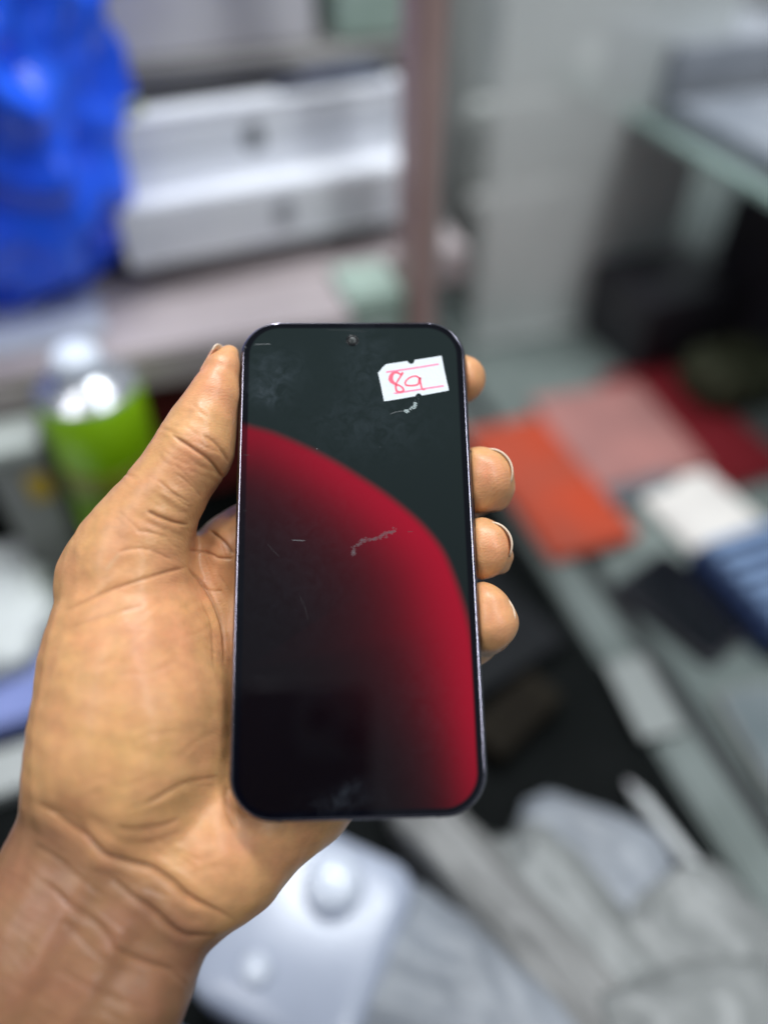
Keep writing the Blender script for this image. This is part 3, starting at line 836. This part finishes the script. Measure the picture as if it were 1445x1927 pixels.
# thin things lying on the top box
sheet_obj('tablet', mat('black tablet', (.012, .012, .014), .25), (-.085, .085, -.03, .03, 0, .009), room(.06, .690, -.1850, 6), 'thin black tablet lying on the upper white box', 'tablet')
sheet_obj('card_pack', mat('dark blue card', (.05, .06, .10), .4), (-.05, .05, -.018, .018, 0, .006), room(.17, .680, -.1850, 8), 'small dark blue pack lying on the upper white box', 'pack')
sheet_obj('card_pack', mat('yellow green card', (.33, .36, .16), .5), (-.035, .035, -.012, .012, 0, .007), room(-.02, .648, -.1850, 6), 'small yellow green pack lying on the upper white box', 'pack')
# pale green plastic cases
m_green = mottle(mat('pale green plastic', (.36, .47, .40), .3), 18, (.31, .42, .35), (.42, .53, .46))
def case_box(a, b, z, yaw, w, d, h, label):
    t = empty('plastic_case', room(a, b, z, yaw), label, 'case', 'pale green plastic cases on the shelf unit')
    boxpart('body', t, m_green, (0, w, 0, d, 0, h * .7), .003); boxpart('lid', t, m_green, (-.001, w + .001, -.001, d + .001, h * .7 + .0005, h), .003)
    boxpart('latch', t, m_shade, (w * .42, w * .58, -.004, -.0012, h * .5, h * .85), .001)
case_box(.1435, .530, -.4995, 0, .047, .06, .195, 'tall pale green plastic case between the pinkish shelf and the brown post')
case_box(.200, .75, -.1745, 0, .07, .09, .13, 'pale green plastic case on the upper shelf beside the corner post')

# blue plastic bag, crumpled
m_bag = mat('blue plastic bag', (.004, .07, .9), .34, 0, IOR=1.5)
bsdf(m_bag).inputs['Coat Weight'].default_value = .4
bsdf(m_bag).inputs['Coat Roughness'].default_value = .2
mottle(m_bag, 14, (.005, .085, .90), (.018, .15, 1.0))
def crumple(name, m, radii, seed, amp, mtx, freq, parent=None, sub=5, square=2.6, floor=None):
    bm = bmesh.new()
    bmesh.ops.create_icosphere(bm, subdivisions=sub, radius=1)
    off = Vector((seed * 3.7, seed * 1.3, seed * 9.1))
    for v_ in bm.verts:
        p = v_.co.copy()
        k = (abs(p.x) ** square + abs(p.y) ** square + abs(p.z) ** square) ** (-1 / square)
        p *= k
        n1_ = mnoise.noise(p * freq + off); n2_ = mnoise.noise(p * freq * 2.3 + off * 2); n3_ = mnoise.noise(p * freq * 5 + off)
        rid = (1 - abs(n1_) * 2) * .6 + (1 - abs(n2_) * 2) * .3 + n3_ * .15
        p *= 1 + amp * (rid - .4)
        v_.co = Vector((p.x * radii[0], p.y * radii[1], p.z * radii[2]))
        if floor is not None: v_.co.z = max(v_.co.z, floor)
    o = from_bm(name, bm, m, parent, True)
    o.matrix_world = mtx
    return o
bag = empty('plastic_bag', room(-.155, .68, -.3110, 0), 'crumpled glossy blue plastic bag on the shelf beside the white boxes', 'bag')
o = crumple('bag_body', m_bag, (.146, .120, .150), 2, .34, Matrix.Identity(4), 1.35, None, 6, 2.6, -.150)
o.parent = bag; o.matrix_world = room(-.155, .68, -.3110 + .1505, 0)
o = crumple('knotted_top', m_bag, (.06, .05, .07), 5, .6, Matrix.Identity(4), 2.0, None, 5, 2.2)
o.parent = bag; o.matrix_world = room(-.175, .71, -.10, 0)
sheet_obj('paper_stack', mottle(mat('bluish white paper', (.50, .54, .60), .6), 30, (.46, .50, .56), (.56, .60, .66)), (-.13, .115, -.035, .04, 0, .004), room(-.165, .575, -.3115, 3), 'bluish white sheet of paper under the blue bag', 'paper')

# spray can
m_lime = mottle(mat('lime green printed can', (.33, .66, .002), .4, 0), 40, (.30, .62, .002), (.38, .72, .003))
m_olive = mottle(mat('olive print band', (.20, .26, .01), .35), 60, (.13, .22, .008), (.30, .24, .02))
m_steel = mat('shiny steel', (.62, .64, .68), .26, .85)
m_cap = mat('white blue cap', (.72, .78, .88), .3)
can = empty('spray_can', room(-.064, .462, -.4995, 0), 'lime green spray can with silver shoulder and white cap', 'can')
def lathe(name, prof, m, parent, n=40):
    v, f = loft(disc_rings(0, 0, prof, n)); return from_py(name, v, f, m, parent)
CR = .0350
lathe('body', [(CR * .9, 0), (CR, .003), (CR, .092), (CR, .098)], m_lime, can)
lathe('print_band', [(CR + .0002, .128), (CR + .0004, .1285), (CR + .0004, .148), (CR + .0002, .1485)], m_olive, can)
lathe('body_top', [(CR, .0985), (CR, .198), (CR - .0008, .2005)], m_lime, can)
lathe('shoulder', [(CR - .0006, .2008), (CR - .0002, .2018), (CR - .002, .2030), (CR * .86, .2055), (CR * .74, .2090), (CR * .60, .2120), (CR * .50, .2135), (CR * .48, .2140)], m_steel, can)
lathe('cap', [(CR * .47, .2142), (CR * .50, .2150), (CR * .50, .2210), (CR * .44, .2280), (CR * .30, .2320), (.002, .2335)], m_cap, can)
# grey box leaning by the can, dark red box behind
m_greybox = mottle(mat('grey carton', (.22, .225, .215), .6), 30, (.18, .185, .175), (.27, .275, .26))
t = empty('slim_carton', room(-.150, .468, -.4995, 2), 'slim grey carton with a yellow label standing left of the spray can', 'box')
boxpart('body', t, m_greybox, (0, .040, 0, .04, 0, .145), .0015)
boxpart('top_flap', t, mat('lit card top', (.42, .45, .42), .5), (-.0005, .0405, -.0005, .0405, .1455, .155), .001)  # paler top puts the light falling on the carton into colour
boxpart('label', t, mat('yellow label', (.50, .33, .02), .5), (.022, .038, -.0012, -.0002, .105, .130), .0003)
t = empty('red_carton', room(-.035, .555, -.4995, 4), 'dark red carton under the shelf, behind the spray can', 'box')
m_dred = mottle(mat('dark red card', (.12, .012, .012), .5), 30, (.10, .009, .009), (.15, .018, .016))
boxpart('body', t, m_dred, (0, .10, 0, .08, 0, .085), .0015); boxpart('lid', t, m_dred, (-.001, .101, -.001, .081, .0855, .13), .0015)
# left edge: papers and a lilac box on the counter
m_pap = mottle(mat('crumpled white paper', (.52, .55, .55), .7), 25, (.42, .45, .46), (.66, .69, .69), bump=.6, bscale=60)
o = crumple('paper_bag', m_pap, (.075, .062, .022), 4, .30, room(-.215, .435, -.472, 4), 2.2, None, 5, 4, -.0275)
tag(o, 'crumpled white paper bag lying on the counter left of the hand', 'paper bag')
t = empty('lilac_carton', room(-.33, .327, -.4995, 3), 'low lilac blue carton on the counter left of the wrist', 'box')
m_lil = mottle(mat('lilac card', (.20, .25, .55), .45), 20, (.17, .22, .50), (.24, .29, .60))
boxpart('body', t, m_lil, (0, .2, 0, .05, 0, .016), .001); boxpart('lid', t, m_lil, (-.001, .201, -.001, .051, .0165, .024), .0015)
sheet_obj('tray', mottle(mat('grey white plastic', (.40, .42, .41), .4), 20, (.35, .37, .36), (.46, .48, .47)), (-.10, .10, -.017, .017, 0, .014), room(-.235, .303, -.4995, 2), 'pale grey plastic tray in front of the lilac carton', 'tray')

# right: the glass display case
def glass_mat(name, col, edge):
    m = mat(name, col, .05, 0, IOR=1.5, Transmission_Weight=.85)
    return m
m_gl = glass_mat('green tinted glass', (.70, .84, .78), 0)
m_edge = mat('ground glass edge', (.32, .44, .40), .25)
m_top = mottle(mat('greenish grey case floor', (.15, .18, .17), .3), 7, (.105, .13, .125), (.20, .235, .22))
case = empty('display_case', room(0, 0, 0), 'low glass topped display counter running back along the right side', 'display case')
boxpart('case_floor', case, m_top, (.318, 1.0, -.35, 1.28, -.53, -.503), .002)
boxpart('front_rail', case, mottle(mat('greenish rail', (.15, .18, .17), .3), 16, (.12, .145, .135), (.19, .22, .21)), (.264, .298, -.35, .70, -.53, -.494), .003)
boxpart('rail_groove', case, mat('black rubber groove', (.01, .012, .014), .5), (.2985, .3175, -.35, .70, -.53, -.506), .001)
# upper glass plate of the case with its bright ground edge
case2 = empty('glass_shelf', room(0, 0, 0), 'upper glass shelf plate with pale green edge on the right', 'shelf')
boxpart('plate', case2, m_gl, (.5055, 1.1, .30, .89, -.258, -.2515), .001)
boxpart('ground_edge', case2, m_edge, (.497, .505, .30, .89, -.2585, -.2505), .001)
for i_, b_ in enumerate((.34, .82)):
    boxpart('bracket', case2, m_edge, (.60, .61, b_, b_ + .01, -.498, -.259), .001)
m_sil = mottle(mat('silver grey case', (.33, .36, .41), .3, .2), 14, (.27, .30, .35), (.40, .43, .48))
def flat_box(name, mtx, w, d, h, m, label, group=None, cat='box', m2=None):
    t = empty(name, mtx, label, cat, group)
    boxpart('base', t, m, (0, w, 0, d, 0, h * .5), .0012); boxpart('lid', t, m2 or m, (-.0008, w + .0008, -.0008, d + .0008, h * .5 + .0004, h), .0018)
    return t
flat_box('laptop', room(.525, .46, -.2510, 1), .25, .22, .018, m_sil, 'closed silver grey laptop lying on the upper glass shelf', cat='laptop')
flat_box('grey_carton', room(.53, .70, -.2510, 2), .17, .13, .06, mottle(mat('pale grey carton', (.34, .36, .40), .5), 20, (.29, .31, .35), (.40, .42, .46)), 'pale grey carton on the glass shelf at the far end')
flat_box('blue_carton', room(.715, .70, -.2510, 2), .12, .09, .06, mottle(mat('deep blue carton', (.03, .07, .30), .5), 20, (.022, .055, .25), (.04, .09, .36)), 'deep blue carton on the glass shelf in the top right corner')
# cartons standing behind, greys
m_gc = [mottle(mat('grey carton board', c, .6), 12, tuple(x * .88 for x in c), tuple(x * 1.12 for x in c)) for c in ((.50, .515, .50), (.62, .62, .605), (.56, .58, .58), (.42, .43, .42))]
def big_carton(a, b, z, yaw, w, d, h, m, label):
    t = empty('storage_carton', room(a, b, z, yaw), label, 'carton', 'grey storage cartons stacked behind the phone')
    boxpart('body', t, m, (0, w, 0, d, 0, h), .006, 3)
    boxpart('flap', t, m, (.004, w / 2 - .001, .004, d - .004, h + .0006, h + .004), .001); boxpart('flap', t, m, (w / 2 + .001, w - .004, .004, d - .004, h + .0006, h + .004), .001)
    boxpart('tape', t, m_gc[3], (w / 2 - .025, w / 2 + .025, -.0015, -.0004, h * .72, h), .0003)
big_carton(.372, .80, -.5025, 6, .34, .22, .135, m_gc[1], 'light grey storage carton at the bottom of the stack by the post')
big_carton(.360, .83, -.3620, 5, .33, .22, .085, m_gc[0], 'greenish grey storage carton in the middle of the stack by the post')
big_carton(.372, .88, -.2720, 5, .17, .22, .12, m_gc[2], 'grey storage carton on top of the stack by the post')
boxp = empty('white_post', room(.352, .845, -.495, 0), 'narrow white upright beside the brown corner post', 'post')
boxpart('upright', boxp, mat('white enamel', (.75, .79, .86), .4), (0, .022, 0, .02, .35, .85), .002)
boxpart('foot', boxp, m_gc[0], (-.002, .024, -.002, .022, 0, .3495), .002)
m_haze = bpy.data.materials.new('hazed glass'); m_haze.use_nodes = True  # pale film paints in the hazy reflection on the door
_b = bsdf(m_haze); _b.inputs['Base Color'].default_value = (.80, .83, .81, 1); _b.inputs['Roughness'].default_value = .35
_t = N(m_haze, 'ShaderNodeBsdfTransparent'); _x = N(m_haze, 'ShaderNodeMixShader'); _n = N(m_haze, 'ShaderNodeTexNoise'); _n.inputs['Scale'].default_value = 5
_r = N(m_haze, 'ShaderNodeMapRange'); _r.inputs['To Min'].default_value = .42; _r.inputs['To Max'].default_value = .70
LK(m_haze, _n.outputs['Fac'], _r.inputs['Value']); LK(m_haze, _r.outputs['Result'], _x.inputs['Fac'])
LK(m_haze, _t.outputs[0], _x.inputs[1]); LK(m_haze, _b.outputs[0], _x.inputs[2])
LK(m_haze, _x.outputs[0], m_haze.node_tree.nodes['Material Output'].inputs['Surface'])
gd = empty('glass_door', room(.345, .715, -.5020, 0), 'upright glass door, its hazy reflection painted on as a pale film, behind the phone, before the grey cartons', 'glass door')
boxpart('pane', gd, m_haze, (0, .255, 0, .004, .006, .62), .001)
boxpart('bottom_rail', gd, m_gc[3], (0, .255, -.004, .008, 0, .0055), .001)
# black things under the glass shelf
m_blk = mottle(mat('black plastic', (.010, .011, .013), .5, 0, Specular_IOR_Level=.12), 12, (.004, .005, .006), (.010, .011, .013))
m_blk2 = mottle(mat('black violet plastic', (.03, .028, .036), .4), 12, (.02, .019, .024), (.042, .038, .048))
flat_box('black_case', room(.500, .600, -.5025, 3), .125, .13, .09, m_blk2, 'black box under the glass shelf behind the red packets')
flat_box('black_case', room(.63, .545, -.5025, -4), .2, .14, .17, m_blk2, 'violet black box under the glass shelf at the right edge')
o = crumple('fabric_pouch', mottle(mat('dark olive cloth', (.030, .034, .012), .8), 30, (.02, .024, .008), (.045, .048, .02)), (.05, .04, .03), 7, .25, room(.575, .535, -.472), 2, None, 4, 3, -.030)
tag(o, 'dark olive fabric pouch behind the dark red packet', 'pouch')
# red packets and white card
def packet(a, b, z, yaw, w, d, h, m, label, m2=None, name='packet'):
    t = empty(name, room(a, b, z, yaw), label, 'packet', 'flat packets on the right counter')
    boxpart('body', t, m, (-w / 2, w / 2, -d / 2, d / 2, 0, h), min(.003, h * .3), 3)
    boxpart('seal', t, m2 or m, (-w / 2 + .001, w / 2 - .001, d / 2 + .0003, d / 2 + .010, h * .3, h * .5), .0005)
m_or = mottle(mat('orange red card', (.44, .060, .026), .4), 14, (.36, .065, .035), (.50, .055, .016))
m_pk = mottle(mat('haze-paled red card', (.36, .16, .145), .5), 14, (.30, .145, .135), (.42, .19, .17))
m_dr = mottle(mat('dark red glossy card', (.17, .012, .018), .35), 14, (.14, .010, .014), (.22, .018, .026))
m_wc = mottle(mat('off white card', (.74, .70, .66), .5), 20, (.68, .645, .61), (.80, .765, .72))
packet(.312, .452, -.4935, 2, .088, .180, .010, m_or, 'orange red packet lying across the counter rail beside the fingers')
packet(.418, .500, -.4915, -3, .130, .14, .003, m_pk, 'pink sheet standing for red paled by hazy glass, between the orange and the dark red packet')  # added sheet; its pink stands for red seen through hazy glass
packet(.510, .500, -.5025, 4, .095, .20, .010, m_dr, 'dark red glossy packet near the right edge')
packet(.385, .420, -.4940, 8, .10, .020, .006, mottle(mat('slate card', (.12, .135, .15), .5), 14, (.10, .115, .13), (.15, .165, .18)), 'narrow slate grey packet behind the white card')
packet(.438, .382, -.5025, 6, .085, .085, .011, m_wc, 'off white square packet in front of the red ones')
# blue ribbed tray
m_bl = mottle(mat('light blue plastic', (.20, .29, .47), .4), 30, (.175, .26, .43), (.23, .33, .51))
m_dbl = mat('navy plastic', (.015, .03, .09), .4)
t = empty('ribbed_tray', room(.388, .226, -.5025, 3), 'light blue ribbed plastic tray at the right edge of the counter', 'tray')
boxpart('tray_base', t, m_dbl, (0, .16, 0, .10, 0, .030), .002)
for i in range(6):
    boxpart('rib', t, m_bl, (.004, .156, .003 + i * .0165, .0125 + i * .0165, .0305, .042), .0016)
# dark and pale phones lying on the case floor
def handset(a, b, z, yaw, w, d, h, m, ms, label, group):
    t = empty('handset', room(a, b, z, yaw), label, 'phone', group)
    v, f = loft([[(x, y, zz) for x, y in rrect(w / 2 - i_, d / 2 - i_, .009, 5)] for i_, zz in ((.001, 0), (0, .001), (0, h - .001), (.001, h))])
    from_py('body', v, f, m, t, False)
    v, f = loft([[(x, y, zz) for x, y in rrect(w / 2 - .003, d / 2 - .003, .007, 5)] for zz in (h + .0001, h + .0005)])
    from_py('screen', v, f, ms, t, False)
m_scrn = mat('switched off screen', (.008, .009, .012), .08)
g_ = 'handsets lying in the display case'
handset(.360, .290, -.5025, 20, .072, .10, .009, m_blk2, m_scrn, 'dark handset lying in front of the orange red packet', g_)
handset(.445, .165, -.5025, 8, .075, .15, .009, m_blk, m_scrn, 'dark handset beside the blue ribbed tray', g_)
handset(.350, .165, -.5025, -6, .050, .085, .009, m_greybox, mottle(mat('slate blue back', (.15, .18, .19), .3), 20, (.12, .15, .16), (.19, .22, .23)), 'slate grey handset lying near the counter rail', g_)
handset(.395, .060, -.5025, 3, .08, .10, .009, m_greybox, mottle(mat('grey green back', (.18, .22, .21), .3), 20, (.14, .18, .17), (.23, .27, .26)), 'grey green handset in the lower right corner', g_)
sheet_obj('price_card', mat('white price card', (.27, .29, .28), .6), (-.018, .018, -.034, .034, 0, .003), room(.276, .222, -.4935, -6), 'small white price card lying on the counter rail', 'card')

# foreground clutter, below the phone
m_gw = mottle(mat('glossy white plastic', (.41, .45, .55), .24, 0), 10, (.37, .41, .51), (.45, .49, .59))
m_gk = mat('polished white plastic', (.68, .73, .83), .08, 0, Coat_Weight=.6)
def soft_box(name, parent, m, w, d, h, r, b0=.0):
    v, f = loft([[(x, y, zz) for x, y in rrect(w / 2 - i_, d / 2 - i_, r, 8)] for i_, zz in ((.004, b0), (.001, b0 + .003), (0, b0 + .006), (0, b0 + h - .008), (.002, b0 + h - .004), (.006, b0 + h - .001), (.012, b0 + h))])
    return from_py(name, v, f, m, parent)
wt = empty('power_adapter', room(-.002, .137, -.4995, -42), 'glossy white plastic power adapter with a round knob, below the hand', 'adapter')
soft_box('body', wt, m_gw, .100, .105, .050, .018)
o = lathe('knob', [(.017, 0), (.0175, .002), (.0165, .010), (.013, .0145), (.006, .0165), (.001, .017)], m_gk, wt, 32); o.location = (.006, .024, .0503)
o = lathe('button', [(.009, 0), (.009, .002), (.007, .005), (.003, .0062), (.0005, .0065)], m_gk, wt, 24); o.location = (-.012, -.030, .0503)
wt2 = empty('charger_dock', room(-.056, .058, -.4995, -42), 'white plastic dock in front of the power adapter, beside the wrist', 'dock')
soft_box('body', wt2, m_gw, .13, .055, .044, .010)
boxpart('slot', wt2, m_shade, (-.04, .04, -.004, .004, .0441, .0448), .0003)
m_cg = [mottle(mat('pale clutter plastic', c, .42), 14, tuple(x * .85 for x in c), tuple(x * 1.15 for x in c)) for c in ((.20, .20, .195), (.24, .26, .29), (.13, .125, .12), (.225, .235, .23), (.11, .115, .12))]
def pouch(a, b, z, yaw, radii, mi, seed, label, amp=.19):
    o = crumple('plastic_pouch', m_cg[mi], radii, seed, amp, room(a, b, z, yaw), 1.7, None, 5, 4.2, -radii[2] * .9)
    return tag(o, label, 'pouch', 'pale plastic pouches heaped below the phone')
pouch(.066, .066, -.478, 30, (.042, .075, .022), 1, 11, 'bluish white plastic pouch beside the white adapter')
pouch(.115, .105, -.480, 22, (.020, .100, .020), 0, 12, 'long grey plastic pouch lying diagonally below the phone')
pouch(.150, .075, -.482, 14, (.030, .080, .018), 3, 13, 'grey plastic pouch in the middle of the heap')
pouch(.178, .128, -.486, 50, (.030, .045, .014), 1, 14, 'small bluish pouch in the upper part of the heap')
pouch(.215, .050, -.482, 8, (.040, .050, .018), 3, 15, 'greenish grey pouch by the counter rail')
pouch(.185, .010, -.474, -12, (.060, .045, .026), 3, 16, 'broad grey pouch at the near end of the heap', .16)
pouch(.092, .175, -.489, 12, (.020, .050, .011), 2, 17, 'dull brownish pouch just below the phone')
pouch(.030, .020, -.485, -20, (.050, .03, .015), 4, 18, 'dark grey pouch in front of the bluish white one')
# a white cable-like stylus and a dark cable
st = empty('stylus', room(.236, .126, -.4900, 10, 0, 0), 'white stylus lying along the counter rail', 'stylus')
v, f = loft([[(r_ * math.cos(k * math.pi / 6), y_, r_ * math.sin(k * math.pi / 6)) for k in range(12)] for y_, r_ in ((-.036, .0045), (-.035, .005), (.028, .005), (.034, .003))])
from_py('barrel', v, f, mat('white plastic', (.52, .54, .54), .3), st)
v, f = loft([[(r_ * math.cos(k * math.pi / 6), y_, r_ * math.sin(k * math.pi / 6)) for k in range(12)] for y_, r_ in ((.0342, .0028), (.040, .0012), (.042, .0004))])
from_py('tip', v, f, m_shade, st)
flat_box('black_case', room(.115, .245, -.4995, 16), .13, .20, .018, m_blk, 'flat black box in the dark gap right of the phone')
flat_box('brown_case', room(.150, .205, -.4995, 25), .07, .03, .022, mottle(mat('dark brown case', (.012, .010, .007), .8, 0, Specular_IOR_Level=.1), 14, (.009, .007, .005), (.018, .015, .010)), 'small dark brown box in front of the flat black one')

# ------------------------------------------------------------------ the phone that takes the picture, mirrored in the screen
LP = CAM_M
ph2 = empty('camera_phone', LP @ Matrix.Translation((-.0292, -.065, .0)), 'black smartphone with three round lenses, mirrored in the dark screen', 'phone')
m_p2 = mat('graphite phone back', (.06, .075, .085), .35)
m_p2f = mat('violet black frame', (.012, .007, .02), .25, .3)
def ring_at(hx, hy, r, zs):
    return loft([[(x, y, zz) for x, y in rrect(hx - i_, hy - i_, r - i_, 8)] for i_, zz in zs])
v, f = ring_at(.0388, .075, .012, ((.0015, .0042), (0, .0055), (0, .0105), (.0015, .012)))
from_py('body', v, f, m_p2f, ph2, False)
v, f = ring_at(.0362, .0724, .010, ((0, .0040), (0, .0043)))
from_py('back_glass', v, f, m_p2, ph2, False)
bm_o = empty
v, f = ring_at(.0195, .0205, .011, ((.0008, .0030), (0, .0034), (0, .0041)))
bump = from_py('camera_bump', [(x + .0155, y + .0530, z) for x, y, z in v], f, mat('camera bump glass', (.25, .32, .33), .25), ph2, False)
m_lr = mat('lens ring', (.003, .003, .004), .2, .5)
for lx, ly in ((.0292 - .019, .065 - .010 - .0), (.0292 - .001, .065 - .0205)):
    v, f = loft(disc_rings(lx, ly, [(.0078, .0031), (.0078, .0014), (.0070, .0012), (.0062, .0016)], 28))
    from_py('lens_ring', v, f, m_lr, bump)
v, f = loft(disc_rings(.0292, .065, [(.0085, .0031), (.0085, .0012), (.0078, .0010)], 28), cap1=False, cap0=False)
from_py('lens_ring', v, f, m_lr, bump)
